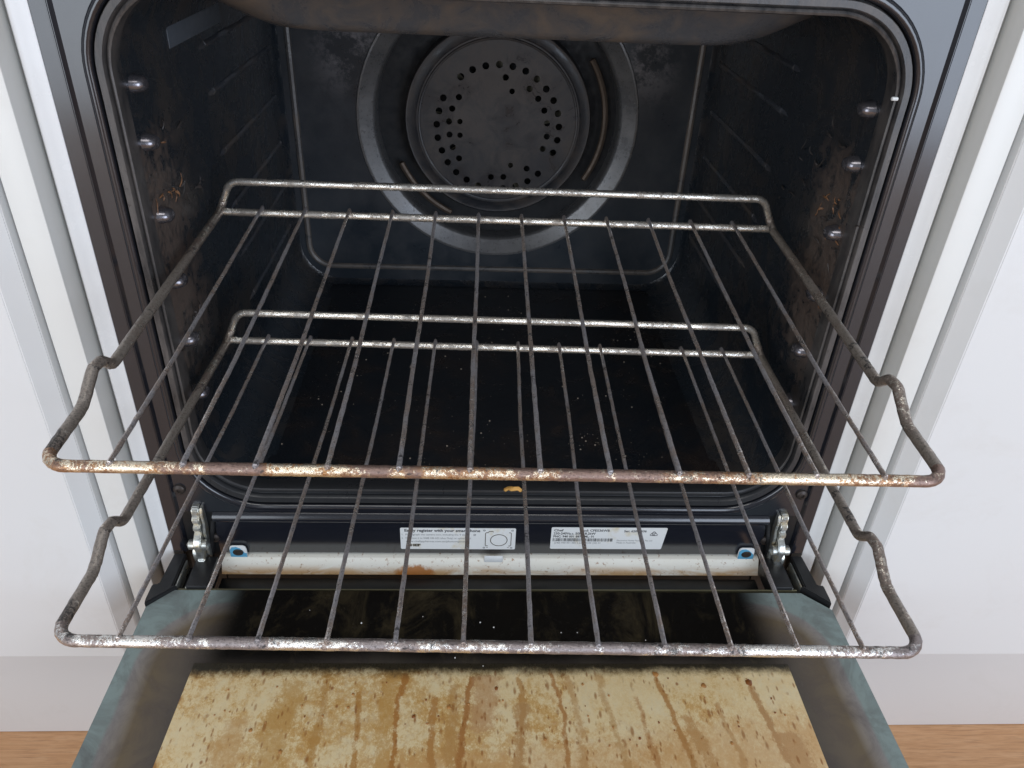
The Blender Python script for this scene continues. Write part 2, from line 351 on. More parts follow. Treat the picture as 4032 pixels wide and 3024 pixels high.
for x0, w_, y0, y1, slope, k, cc in ((.1770, .0026, -.127, -.5, .13, .9, (.48, .26, .10)), (.1880, .0100, -.163, -.5, .1, .8, (.52, .29, .12)), (.1118, .0022, -.1185, -.5, .15, .9, (.47, .23, .07)), (.1250, .0050, -.150, -.5, .25, .8, (.52, .28, .10)),
        (-.0720, .0075, -.116, -.5, -.03, .6, (.56, .31, .09)), (-.0640, .0022, -.116, -.5, -.02, .9, (.44, .19, .045)), (.0155, .0022, -.116, -.5, .0, .8, (.50, .26, .08)), (.0150, .0055, -.140, -.5, -.02, .75, (.50, .28, .11)), (.0390, .0020, -.116, -.5, .08, .9, (.46, .22, .07)), (.0500, .0034, -.118, -.5, .05, .6, (.52, .28, .10)),
        (-.0170, .0022, -.119, -.5, -.09, .9, (.42, .18, .05)), (-.0060, .0100, -.118, -.165, -.05, .65, (.55, .32, .16)), (-.1190, .0034, -.116, -.5, -.01, .7, (.50, .26, .07)), (-.1400, .0090, -.120, -.5, -.08, .6, (.56, .33, .11)), (-.0950, .0026, -.130, -.5, .06, .8, (.47, .22, .05)), (.0720, .0034, -.117, -.5, .1, .6, (.50, .27, .09)), (-.0420, .0026, -.135, -.5, .05, .8, (.47, .22, .06)), (.0950, .0022, -.135, -.5, .08, .7, (.47, .22, .07)), (-.1680, .0130, -.150, -.5, -.1, .6, (.60, .36, .15)), (.1500, .0022, -.14, -.5, .1, .6, (.50, .26, .09)), (-.0280, .0040, -.125, -.5, .0, .6, (.50, .27, .09))):
    cx_ = m.math('ADD', m.math('MULTIPLY', m.math('SUBTRACT', y0, y), slope), x0)
    dd = m.math('DIVIDE', m.math('SUBTRACT', m.math('SUBTRACT', x, cx_), m.math('MULTIPLY', wgl, .022)), w_)
    q = m.math('DIVIDE', 1.0, m.math('ADD', 1.0, m.math('POWER', m.math('MULTIPLY', dd, dd), 1.5)))
    q = m.math('MULTIPLY', q, m.sstep(y, y0+.002, y0-.004))
    if y1 > -.4: q = m.math('MULTIPLY', q, m.sstep(y, y1-.01, y1+.01))
    c = layer(c, m.math('ADD', q, m.math('MULTIPLY', m.math('SUBTRACT', md, .5), 2.2)), .40, .95, k, cc)
for rot, sc_, lo in ((.7, 120, .42), (-.8, 150, .44), (.2, 210, .40), (1.2, 260, .45)):
    co2 = m.coord((1, .34, 1), (0, 0, rot)); sv = m.ramp(m.voro(sc_, co2), [(0.09, 1.0), (0.19, 0.0)])
    sv = m.math('MULTIPLY', sv, m.ramp(m.noise(17+sc_*.05, 4, .7), [(lo, 0.0), (lo+.08, 1.0)])); c = m.mix(m.math('MULTIPLY', sv, 0.75), c, (0.33, 0.13, 0.03))
sv2 = m.ramp(m.voro(95, m.coord((1, .75, 1))), [(0.06, 1.0), (0.13, 0.0)]); sv2 = m.math('MULTIPLY', sv2, m.ramp(m.noise(14, 3), [(0.47, 0.0), (0.55, 1.0)]))
c = m.mix(m.math('MULTIPLY', sv2, 0.8), c, (0.30, 0.10, 0.02))
edge = m.math('ADD', y, m.math('MULTIPLY', m.math('SUBTRACT', md, 0.5), 0.014))
c = m.mix(m.sstep(m.math('ADD', edge, m.math('MULTIPLY', gg, .0016)), -0.1225, -0.1120), c, (0.030, 0.024, 0.014))
m.set(Base_Color=c, Roughness=m.ramp(g2, [(0.35, 0.2), (0.7, 0.45)]), Specular_IOR_Level=0.35); m.bump(g2, 0.25, 0.0006); baked = m.m
stain_mat = mat_simple('baked_drip', (0.44, 0.20, 0.055), 0.3, 0, 0.4, 260, 0.2)
stain_dark = mat_simple('dark_drop', (0.25, 0.085, 0.02), 0.22, 0, 0.4, 300)

# white base strip with rust, label paper, ink
m = M('rusty_white_strip'); x, y, z = m.xyz()
rz = m.sstep(z, -0.1435, -0.1512); rn = m.noise(1, 5, .7, m.coord((16, 1, 60)), .6); rs = m.noise(300, 4, .75)
c = m.mix(m.noise(20), (0.84, 0.82, 0.76), (0.76, 0.72, 0.60))
rust = m.math('MULTIPLY', rz, m.ramp(rn, [(0.38, 0.0), (0.54, 1.0)]))
bx = m.math('DIVIDE', m.math('ADD', x, 0.066), 0.019); blob = m.math('SUBTRACT', 1.0, m.math('ADD', m.math('MULTIPLY', bx, bx), m.math('MULTIPLY', m.math('DIVIDE', m.math('ADD', z, 0.1530), 0.0095), m.math('DIVIDE', m.math('ADD', z, 0.1530), 0.0095))))
blob = m.ramp(m.math('ADD', blob, m.math('MULTIPLY', m.math('SUBTRACT', m.noise(170, 4, .7), .5), 1.6)), [(0.0, 0.0), (0.45, 1.0)])
c = m.mix(m.math('MULTIPLY', rust, 0.85), c, (0.52, 0.28, 0.08)); c = m.mix(m.math('MULTIPLY', blob, 0.95), c, (0.42, 0.15, 0.022))
c = m.mix(m.math('MULTIPLY', m.ramp(rs, [(0.60, 0.0), (0.66, 1.0)]), 0.75), c, (0.32, 0.15, 0.05))
m.set(Base_Color=c, Roughness=0.5); strip_mat = m.m
m = M('label_paper'); st = m.noise(50, 4, .7); c = m.mix(m.ramp(st, [(0.55, 0.0), (0.75, 0.7)]), (0.70, 0.70, 0.68), (0.55, 0.42, 0.18))
m.set(Base_Color=c, Roughness=0.45); paper = m.m
ink = mat_simple('label_ink', (0.035, 0.035, 0.04), 0.6); ink_grey = mat_simple('label_ink_grey', (0.20, 0.20, 0.20), 0.6); ink_brown = mat_simple('label_ink_brown', (0.06, 0.045, 0.02), 0.6)
blue_tape = mat_simple('blue_tape', (0.10, 0.34, 0.52), 0.4, 0, .2, 200)
white_tab = mat_simple('white_tab', (0.72, 0.73, 0.72), 0.4, 0, .1, 200)
screw_mat = mat_simple('dark_screw', (0.05, 0.04, 0.035), 0.45, 0.5)
crumb_mat = mat_simple('orange_crumb', (0.62, 0.33, 0.08), 0.7, 0, .3, 300)
white_crumb = mat_simple('white_crumb', (0.75, 0.72, 0.68), 0.6)
residue_mat = mat_simple('burnt_residue', (0.20, 0.095, 0.042), 0.6, 0, .6, 120)
residue_grey = mat_simple('grey_residue', (0.045, 0.038, 0.035), 0.6, 0, .6, 120)
plate_mat = mat_simple('pale_plate', (0.085, 0.098, 0.115), 0.35)

# ================================================================== the setting
bm = bmesh.new(); bmesh.ops.create_grid(bm, x_segments=1, y_segments=1, size=4)
fl = obj('floor', bm, laminate, None, False, (0, -1.0, -0.400)); tag(fl, kind='structure')

def cabinet(side, label):
    s = side
    t = thing('kitchen_cabinet', label, 'cabinet', (s*0.5, 0.26, -0.400))
    def B(name, x0, x1, y0, y1, z0, z1, mat, bev=0.0008, par=t):
        b = bmesh.new(); xs = sorted((s*x0, s*x1)); box(b, xs[0]-s*.5, xs[1]-s*.5, y0-.26, y1-.26, z0+.4, z1+.4, bev); return obj(name, b, mat, par)
    B('carcass', 0.2735, 0.85, 0.004, 0.52, -0.231, 0.47, paint_stile)
    B('filler_strip', 0.2738, 0.2925, -0.019, 0.0035, -0.2305, 0.468, paint_stile, 0.0012)
    B('kickboard', 0.2735, 0.85, 0.014, 0.03, -0.3995, -0.2315, paint_kick)
    # door slab with a chamfered edge
    b = bmesh.new(); x0, x1 = 0.2955, 0.84
    pts = [(x0, 0.0035), (x0, -0.022), (x0+0.010, -0.032), (x1, -0.032), (x1, 0.0035)]
    prism(b, [(s*p[0]-s*.5, p[1]-.26) for p in pts], 'z', -0.2262+.4, 0.466+.4, 0.0006)
    obj('door', b, paint_left, t)
    return t
cabinet(-1, 'white painted kitchen cabinet left of the oven, above the orange laminate floor')
cabinet(1, 'white painted kitchen cabinet right of the oven, with small scuffs on its strip')

# ================================================================== the oven
oven = thing('oven', 'dirty black enamel electric oven standing open between the white cabinets', 'oven', (0, 0, 0))
ZB, ZT, XH, RR = -0.0915, 0.2915, 0.2395, 0.060
# outer case
b = bmesh.new(); box(b, -0.2705, 0.2705, 0.47, 0.475, -0.39, 0.47); box(b, -0.2705, 0.2705, 0.006, 0.469, 0.44, 0.445)
obj('case', b, white_trim, oven)
for s in (-1, 1):
    b = bmesh.new(); prism(b, [(s*.2602, .46), (s*.2602, -.0006), (s*.2612, -.0014), (s*.2655, -.0034), (s*.2672, -.0052), (s*.2690, -.0056), (s*.2704, -.0040), (s*.2706, .0), (s*.2706, .46)], 'z', -.395, .43)
    obj('side_panel', b, white_trim, oven)
# front panel with rounded opening
outer = [(-0.2600, -0.0935), (0.2600, -0.0935), (0.2600, 0.43), (-0.2600, 0.43)]
fp = filled('front_panel', outer, [rr_pts(XH, ZB, ZT, RR, 16)], enamel_front, oven, lambda c: Vector((c.x, 0.0, c.y)))
for s in (-1, 1):   # raised outer border, its bent edge catches the light
    b = bmesh.new(); pts = [(s*0.2599, 0.0004), (s*0.2599, -0.0008), (s*0.2512, -0.0010), (s*0.2503, -0.0026), (s*0.2494, -0.0026), (s*0.2484, -0.0010), (s*0.2470, 0.0004)]
    prism(b, pts, 'z', -0.135, 0.43, 0.0004); obj('border_fold', b, enamel_front, fp)
# flange lofted round the opening: lip, groove, seal, inner rim
def ring(xi, bi, ti, y, R=None):
    Rr = max(0.02, RR-xi) if R is None else R
    return [Vector((p[0], y, p[1])) for p in rr_pts(XH-xi, ZB+bi, ZT-ti, Rr, 16)]
b = bmesh.new(); loft(b, [ring(0, 0, 0, 0), ring(.0006, .0006, .0006, -.0016), ring(.0016, .0018, .0016, -.0026), ring(.0030, .0036, .0030, -.0030), ring(.0046, .0056, .0046, -.0028), ring(.0056, .0068, .0056, -.0018), ring(.0059, .0072, .0059, -.0006)]); obj('flange_lip', b, enamel_front, fp)
b = bmesh.new(); loft(b, [ring(.0059, .0072, .0059, -.0006), ring(.0060, .0074, .0060, .0040), ring(.0068, .0084, .0068, .0040)]); obj('seal_groove', b, dark_recess, fp)
b = bmesh.new(); loft(b, [ring(.0068, .0084, .0068, .0040), ring(.0069, .0086, .0069, -.0004), ring(.0075, .0094, .0075, -.0014), ring(.0112, .0138, .0112, -.0012), ring(.0118, .0146, .0118, -.0004), ring(.0121, .0152, .0121, .0030), ring(.0127, .0162, .0127, .0034),
    ring(.0131, .0170, .0132, .0012), ring(.0140, .0196, .0146, .0004), ring(.0149, .0212, .0158, .0010), ring(.0153, .0218, .0165, .0040), ring(.0150, .0200, .0150, .0140)])
obj('opening_flange', b, enamel_flange, oven)
# cavity shell
b = bmesh.new(); loft(b, [ring(.0150, .0200, .0150, .0140), ring(.0145, .0175, .0125, .030), ring(.0145, .0175, .0105, .372), ring(.0165, .0195, .0125, .379, .045), ring(.0195, .0225, .0155, .3815, .044)]); obj('cavity', b, enamel_cavity, oven)
# cavity floor: pressed tray
b = bmesh.new()
def fring(xh, y0, y1, R, z):
    P = []
    for cx, cy, a0 in ((xh-R, y1-R, 0), (-xh+R, y1-R, 90), (-xh+R, y0+R, 180), (xh-R, y0+R, 270)):
        for k in range(9):
            a = math.radians(a0+90*k/8); P.append(Vector((cx+R*math.cos(a), cy+R*math.sin(a), z)))
    return P
loft(b, [fring(.216, .013, .376, .03, -.0738), fring(.200, .024, .366, .03, -.0733), fring(.192, .032, .358, .03, -.0735), fring(.188, .036, .354, .03, -.0739)], True)
obj('oven_floor', b, enamel_floor, oven)
# back wall: embossed panel bead, dished ring and fan cover
CX, CZ = 0.003, 0.1145
def circ(R, n=64): return [(CX+R*math.cos(2*math.pi*k/n), CZ+R*math.sin(2*math.pi*k/n)) for k in range(n)]
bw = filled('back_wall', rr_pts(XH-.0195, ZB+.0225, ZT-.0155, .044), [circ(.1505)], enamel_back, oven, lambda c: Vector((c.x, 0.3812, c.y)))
b = bmesh.new(); pts = rr_pts(.2100, -.0535, .262, .026, 8); tube(b, [Vector((p[0], .3812, p[1])) for p in pts], .0033, 8, closed=True); obj('embossed_bead', b, bead_mat, bw)
b = bmesh.new(); loft(b, [[Vector((p[0], y, p[1])) for p in circ(R)] for R, y in ((.1505, .3812), (.1495, .3798), (.1475, .3796), (.1470, .3800), (.1340, .3862), (.1318, .3878), (.1306, .3900), (.1300, .4080))]); obj('fan_ring', b, ring_mat, oven)
b = bmesh.new(); loft(b, [[Vector((p[0], .4080, p[1])) for p in circ(R)] for R in (.132, .120, .01)], True); obj('fan_recess', b, dark_recess, oven)
# fan cover with two rings of holes
holes = []
def hole(Rr, ang, rad=.0037):
    hx, hz = CX+Rr*math.cos(ang), CZ-.006+Rr*math.sin(ang); return [(hx+rad*math.cos(2*math.pi*k/10), hz+rad*math.sin(2*math.pi*k/10)) for k in range(10)]
for k in range(29):
    if k in (21, 11, 26): continue
    holes.append(hole(.0655+random.uniform(-.0004, .0004), 2*math.pi*(k+.3)/29))
for k in range(24):
    if k in (6, 7, 8, 4, 15, 16, 19, 21): continue
    holes.append(hole(.0530+random.uniform(-.0004, .0004), 2*math.pi*(k+.55)/24, .0034))
for k in range(18):
    if k in (3, 8, 9, 14): holes.append(hole(.0415, 2*math.pi*(k+.55)/18, .0030))
fc = filled('fan_cover', [(p[0], p[1]-.0) for p in circ(.0830)], holes, fan_mat, oven, lambda c: Vector((c.x, 0.3845, c.y)))
sm = fc.modifiers.new('thickness', 'SOLIDIFY'); sm.thickness = .0012
b = bmesh.new(); loft(b, [[Vector((p[0], y, p[1])) for p in circ(R)] for R, y in ((.0830, .3845), (.0836, .3836), (.0850, .3832), (.0858, .3850), (.0872, .3850), (.0885, .3835), (.0955, .3868), (.0985, .3862), (.1000, .3880), (.1006, .4070))]); obj('cover_rim', b, ring_mat if False else fan_mat, fc)
b = bmesh.new(); fbl = bmesh.new()
for k in range(9):
    a = 2*math.pi*k/9+.2; d0 = Vector((math.cos(a), 0, math.sin(a))); t0 = Vector((-math.sin(a), 0, math.cos(a))); c0 = Vector((CX, .3925, CZ-.006))
    vs = [b.verts.new(c0+d0*q+t0*w_+Vector((0, yy, 0))) for q, w_, yy in ((.04, -.006, 0), (.072, -.004, 0), (.072, .004, .006), (.04, .006, .008))]
    b.faces.new(vs)
obj('fan_blade', b, mat_simple('fan_blade_steel', (0.22, 0.20, 0.15), 0.4, 0.3), oven)
for a0, a1 in ((-32, 34), (205, 245)):
    b = bmesh.new()
    P = [Vector((CX+.1165*math.cos(math.radians(a)), .3965, CZ+.1165*math.sin(math.radians(a)))) for a in range(a0, a1+1, 3)]; tube(b, P, .0034, 8); obj('heating_element', b, element_mat, oven)
# grill pan under the roof
b = bmesh.new()
def pring(xh, y0, y1, R, z):
    return [Vector((p.x, p.y, z)) for p in fring(xh, y0, y1, R, z)]
loft(b, [pring(.2140, .032, .35, .05, .2795), pring(.2060, .036, .35, .05, .2745), pring(.1960, .043, .34, .05, .2660), pring(.1720, .050, .33, .045, .2545), pring(.1580, .056, .32, .04, .2495), pring(.150, .064, .31, .04, .2480)], True)
obj('grill_pan', b, enamel_pan, oven)
# side wall guides: ribs running back and the round pegs near the front
PZ = (.2210, .1865, .1395, .0930, .0475, .0020)
for s in (-1, 1):
    for i, z0 in enumerate(PZ):
        b = bmesh.new()
        X = s*(.2252)
        P = fillet([(X+s*.003, .150+.006*i, z0-.002), (X+s*.0012, .165+.006*i, z0-.001), (X+s*.0012, .360, z0-.0005), (X+s*.003, .368, z0-.001)], .003)
        tube(b, resample(P, .01), .0030, 8, .12); obj('rack_guide', b, rib_mat, oven)
        b = bmesh.new()
        prof = [(.0092, .0005), (.0088, -.001), (.0078, -.0045), (.0066, -.0066), (.0044, -.0080), (.0014, -.0085)]
        loops = []
        for R, dx in prof:
            loops.append([Vector((s*(.2250+dx), .0260+R*.88*math.cos(2*math.pi*k/20), z0+R*.62*math.sin(2*math.pi*k/20))) for k in range(20)])
        loft(b, loops, True); obj('rack_peg', b, peg_mat, oven)
b = bmesh.new(); box(b, -.2252, -.2243, .095, .215, .2285, .2425, .0004); obj('wall_plate', b, plate_mat, oven)  # thin plate on the left wall, a little paler than the enamel
# small rivet on the flange
b = bmesh.new(); tube(b, [(.226, .0005, .2330), (.2225, .0000, .2331)], .0011, 8); obj('flange_rivet', b, white_tab, oven)
# lower panel below the opening
b = bmesh.new()
pts = [(.012, -.0937), (-.0004, -.0937), (-.0032, -.0960), (-.0040, -.0985), (-.0034, -.1010), (-.0012, -.1030), (-.0008, -.1362), (.0000, -.1372), (.0105, -.1376), (.0105, -.1442), (.014, -.1442), (.014, -.0937)]
prism(b, pts, 'x', -.2225, .2225); lp = obj('lower_panel', b, enamel_front, oven)
for xs in ((-.2485, -.2228), (.2228, .2485)):
    b = bmesh.new(); box(b, xs[0], xs[1], .0006, .014, -.20, -.0938); obj('hinge_recess', b, black_gap, oven)
b = bmesh.new(); box(b, -.2600, .2600, .0145, .03, -.235, -.1445); box(b, -.2225, .2225, .0020, .0140, -.235, -.1640); obj('base_panel', b, black_gap, oven)
b = bmesh.new(); box(b, -.2600, .2600, .0150, .030, -.390, -.2365, .001); obj('drawer_front', b, white_trim, oven)
for s in (-1, 1):
    b = bmesh.new(); pts = [(s*.2210, -.100), (s*.2240, -.100), (s*.2320, -.139), (s*.2285, -.139)]
    prism(b, pts, 'y', -.0035, .0004, .0005); obj('hinge_bracket', b, black_plastic, oven)
    for zz, xx in ((-.0705, s*.2435), (-.1205, s*.2255)):
        b = bmesh.new(); loft(b, [[Vector((xx+R*math.cos(2*math.pi*k/14), yy, zz+R*math.sin(2*math.pi*k/14))) for k in range(14)] for R, yy in ((.0048, 0.0), (.0044, -.0016), (.0030, -.0026), (.0016, -.0028), (.0013, -.0016))], True); obj('screw', b, screw_mat, oven)
# white base strip with tabs
st = bmesh.new(); prism(st, [(-.0100, -.1520), (-.0040, -.1400), (-.0030, -.1394), (.0060, -.1392), (.0060, -.1402), (-0.0026, -.1404), (-0.0086, -.1524)], 'x', -.2215, .2225); strip = obj('base_strip', st, strip_mat, oven)
b = bmesh.new(); box(b, -.0085, .0068, -.0056, -.0044, -.1420, -.1352, .0005); obj('centre_tab', b, white_tab, strip)
for s, cx in ((-1, -.2078), (1, .2110)):
    b = bmesh.new(); P = [(cx-.0068, -.1465), (cx-.0068, -.1315), (cx-.0062, -.1290), (cx-.0044, -.1278), (cx+.0040, -.1278), (cx+.0062, -.1290), (cx+.0068, -.1320), (cx+.0068, -.1465)]
    prism(b, P, 'y', -.0026, -.0014, .0003); tb = obj('mounting_tab', b, white_tab, strip)
    b = bmesh.new(); P = [(cx-.0063, -.1425), (cx-.0064, -.1318), (cx-.0046, -.1292), (cx-.0012, -.1288), (cx+.0016, -.1302), (cx+.0052, -.1345+.001*s), (cx+.0066, -.1355), (cx+.0066, -.1425)]
    prism(b, P, 'y', -.0031, -.0027); obj('blue_tape', b, blue_tape, strip)
    b = bmesh.new(); loft(b, [[Vector((cx+R*1.25*math.cos(2*math.pi*k/16), yy, -.1342+R*math.sin(2*math.pi*k/16))) for k in range(16)] for R, yy in ((.0034, -.0030), (.0033, -.0036), (.0024, -.0039), (.0010, -.0034))], True); obj('screw', b, screw_mat, strip)

# stickers with their print
def label_plate(x0, x1, zt, zb, skew):
    R = .0012; b = bmesh.new()
    o = [(x0, zb), (x1+skew, zb), (x1, zt), (x0-skew*.0, zt)]
    pts = [Vector((p[0], p[1], 0)) for p in o]; pts = fillet([pts[0].lerp(pts[1], .5)]+[pts[1], pts[2], pts[3], pts[0]]+[pts[0].lerp(pts[1], .5)], R, 4)[:-1]
    prism(b, [(p.x, p.y) for p in pts], 'y', -.00150, -.00122); return obj('sticker', b, paper, oven)
def at(x, z): return Vector((x, -.00158, z))
L1 = label_plate(-.0768, .0166, -.1080, -.1312, 0.0)
tx = [('Easily register with your smartphone', -.0735, -.1120, .0041, 1.0, .00012)]
obj('printed_text', text_mesh(tx, at), ink, L1, False)
tx = [('1.  Photograph the camera icon, including the 4 dots', -.0760, -.1160, .0027, .93, 0), ('2.  Then text it to 0488 446 622 (Aus Only) or upload it at', -.0760, -.1199, .0027, .87, 0), ('www.chefappliances.com.au/photoregister', -.0725, -.1235, .0029, .98, 0)]
obj('printed_text', text_mesh(tx, at), ink_grey, L1, False)
obj('printed_logo', text_mesh([('CHEF', -.0725, -.1280, .0036, 1.35, .0002)], at), ink_brown, L1, False)
b = bmesh.new()
def stroke(P, wd): tube(b, [at(p[0], p[1]) for p in P], wd, 6)
cxl, czl = .0030, -.1209
tube(b, [at(cxl+.0068*math.cos(2*math.pi*k/40), czl+.0062*math.sin(2*math.pi*k/40)) for k in range(40)], .00030, 6, closed=True)
stroke([(-.0060, -.1272), (-.0076, -.1272), (-.0080, -.1265), (-.0080, -.1135), (-.0074, -.1127), (-.0058, -.1125), (-.0050, -.1113), (-.0022, -.1112), (-.0016, -.1119)], .00028)
stroke([(.0112, -.1126), (.0126, -.1127), (.0130, -.1135), (.0130, -.1265), (.0125, -.1272), (.0112, -.1273)], .00028)
stroke([(-.0072, -.1290), (-.0058, -.1290)], .00018); stroke([(.0100, -.1290), (.0114, -.1290)], .00018)
obj('printed_camera_icon', b, ink_brown, L1)
for dx, dz in ((-.0090, -.1103), (.0138, -.1103), (-.0090, -.1294), (.0134, -.1294), (-.0168, -.1152)):
    b = bmesh.new(); tube(b, [at(dx+.0009*math.cos(2*math.pi*k/14), dz+.0009*math.sin(2*math.pi*k/14)) for k in range(14)], .00013, 5, closed=True)
    tube(b, [at(dx-.00095, dz), at(dx+.00095, dz)], .00022, 6); obj('printed_dot', b, ink_grey, L1)
L2 = label_plate(.0455, .1408, -.1065, -.1303, -.0026)
def at2(x, z): return Vector((x, -.00158, z))
tx = [('Chef', .0475, -.1107, .0034, 1.15, .00008), ('Mod: CFE536WB', .0690, -.1108, .0034, 1.0, .00008), ('Ser: 62000336', .1050, -.1112, .0032, 1.0, .00008), ('230-240Va.c. 50Hz 8.2kW', .0474, -.1142, .0034, .95, .00008), ('PNC: 940 001 887   ML: 01', .0473, -.1174, .0032, .95, .00008)]
obj('printed_text', text_mesh(tx, at2), ink, L2, False)
tx = [('(240) 940 001 880 0 620 00336 (20) 01', .0485, -.1243, .0026, .93, 0), ('Electrolux Home Products Pty Ltd', .1000, -.1213, .0024, .88, 0), ('Made in Australia', .1000, -.1238, .0024, .95, 0)]
obj('printed_text', text_mesh(tx, at2), ink_grey, L2, False)
b = bmesh.new(); xx = .0472
while xx < .0962:
    wd = random.choice((.00022, .00022, .0004, .0006)); 
    vs = [b.verts.new(at2(x_, z_)) for x_, z_ in ((xx, -.1218), (xx+wd, -.1218), (xx+wd, -.1183), (xx, -.1183))]; b.faces.new(vs); xx += wd+random.choice((.0002, .0003, .0005))
obj('printed_barcode', b, ink, L2, False)
b = bmesh.new(); tri = [(.1262, -.1148), (.1300, -.1101), (.1338, -.1148)]
P = fillet([Vector((.1300, -.1148, 0))]+[Vector((*tri[i], 0)) for i in (2, 1, 0)]+[Vector((.1300, -.1148, 0))], .0007, 3)[:-1]
tube(b, [at2(p.x, p.y) for p in P], .00024, 6, closed=True)
tube(b, [at2(.1300+.0013*math.cos(math.radians(a)), -.1132+.0013*math.sin(math.radians(a))) for a in range(20, 330, 15)], .0002, 6)
tube(b, [at2(.1292, -.1133), at2(.1299, -.1138), at2(.1312, -.1124)], .0002, 6)
obj('printed_compliance_mark', b, ink, L2)

# hinges: zinc plated stepped arms dropping into the door
for s, zoff in ((-1, 0.0), (1, -.0035)):
    b = bmesh.new()
    prof = [(.004, -.0850), (-.0035, -.0855), (-.0060, -.0880), (-.0062, -.0930), (-.0085, -.0950), (-.0088, -.0985), (-.0072, -.1005), (-.0098, -.1022), (-.0100, -.1056), (-.0082, -.1075), (-.0120, -.1100), (-.0155, -.1140), (-.0160, -.1190), (-.0140, -.1260), (-.0135, -.1320), (-.0190, -.1400), (-.0300, -.1430), (-.0300, -.1480), (.004, -.1480)]
    xs = sorted((s*.2310, s*.2365)); prism(b, [(p[0], p[1]+zoff) for p in prof], 'x', xs[0], xs[1], .0007)
    prof2 = [(.004, -.0862), (-.0040, -.0870), (-.0060, -.0930), (-.0050, -.1010), (-.0075, -.1100), (-.0060, -.1200), (-.0085, -.1300), (-.0050, -.1380), (.004, -.1380)]
    xs = sorted((s*.2284, s*.2306)); prism(b, [(p[0], p[1]+zoff) for p in prof2], 'x', xs[0], xs[1], .0005)
    xs = sorted((s*.2369, s*.2398)); prism(b, [(p[0]+.003, p[1]+zoff-.012) for p in prof if p[1] < -.105], 'x', xs[0], xs[1], .0005)
    tube(b, [(s*.2275, -.0105, -.1185+zoff), (s*.2412, -.0105, -.1185+zoff)], .0042, 12)
    obj('hinge', b, zinc, oven)

# door, folded down flat
door = obj('door', box(bmesh.new(), -.2625, .2625, -.470, -.046, -.176, -.1412, .002), black_gap, oven)
gp = [(-.2463, -.0410), (.2440, -.0432), (.2630, -.0605), (.2630, -.465), (-.2630, -.465), (-.2622, -.0575)]
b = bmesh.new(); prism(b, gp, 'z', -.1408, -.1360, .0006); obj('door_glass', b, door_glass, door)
b = bmesh.new(); vs = [b.verts.new(v) for v in ((-.2112, -.1085, -.13575), (.2100, -.1110, -.13575), (.2095, -.44, -.13575), (-.2195, -.44, -.13575))]; b.faces.new(vs); obj('door_window', b, baked, door, False)
# thin glass edge strip at the hinge side
b = bmesh.new(); box(b, -.2440, .2420, -.0405, -.0395, -.1405, -.1368); obj('glass_edge_strip', b, mat_simple('edge_brass', (0.22, 0.20, 0.12), 0.35, 0.5), door)
b = bmesh.new(); box(b, -.2215, .2200, -.0385, -.0120, -.175, -.1540, .001); obj('hinge_side_rail', b, black_gap, door)
for s in (-1, 1):
    b = bmesh.new()
    prism(b, [(s*.2570, -.0060), (s*.2475, -.0060), (s*.2475, -.0400), (s*.2440, -.0398), (s*.2625, -.0580), (s*.2634, -.0535), (s*.2634, -.0385), (s*.2585, -.0380)], 'z', -.1455, -.1325, .0008)
    xs = sorted((s*.2385, s*.2222)); box(b, xs[0], xs[1], -.0400, -.0080, -.150, -.1335, .001)
    xs = sorted((s*.2474, s*.2386)); box(b, xs[0], xs[1], -.0400, -.0080, -.152, -.1470, .0005)
    obj('corner_bracket', b, black_plastic, door)
    b = bmesh.new()
    for xa in (.2470, .2389):
        xs = sorted((s*xa, s*(xa-.0014))); box(b, xs[0], xs[1], -.0398, -.0110, -.146, -.1352, .0003)
    obj('hinge_channel', b, zinc, door)
# drips baked on the window
def spot(x, y, rad, mat, el=1.0):
    b = bmesh.new(); n = 12; J = [random.uniform(.8, 1.2) for _ in range(n)]
    loops = [[Vector((x+rad*q*J[k]*math.cos(2*math.pi*k/n), y+rad*q*el*J[k]*math.sin(2*math.pi*k/n), -.13555+h)) for k in range(n)] for q, h in ((1, 0), (.8, .0003), (.3, .0005))]
    loft(b, loops, True); return obj('baked_spot', b, mat, door)
spot(.1770, -.1262, .0024, stain_dark, 1.2)
spot(.1118, -.1190, .0022, stain_mat)
random.seed(21)
for _ in range(46):
    spot(random.uniform(-.195, .195), random.uniform(-.19, -.121), random.uniform(.0003, .0007), random.choice((stain_dark, stain_mat, stain_mat)), random.uniform(1, 1.8))
for x, y, q in ((.1440, -.1285, .0030), (-.0010, -.1300, .0022), (-.0330, -.1440, .0024), (-.0980, -.1340, .0016), (-.1000, -.1440, .0016), (-.0560, -.1510, .0022), (.0590, -.1270, .0016), (.0760, -.1360, .0013), (-.0200, -.1420, .0014), (.1520, -.172, .0018), (.0300, -.168, .0018), (-.1600, -.160, .0020), (-.1380, -.175, .0022), (.188, -.150, .0012), (.160, -.160, .0010), (.092, -.168, .0016), (-.182, -.130, .0011), (-.15, -.128, .0012)):
    spot(x, y, q*.6, random.choice((stain_dark, stain_mat, stain_mat)), 1.2)

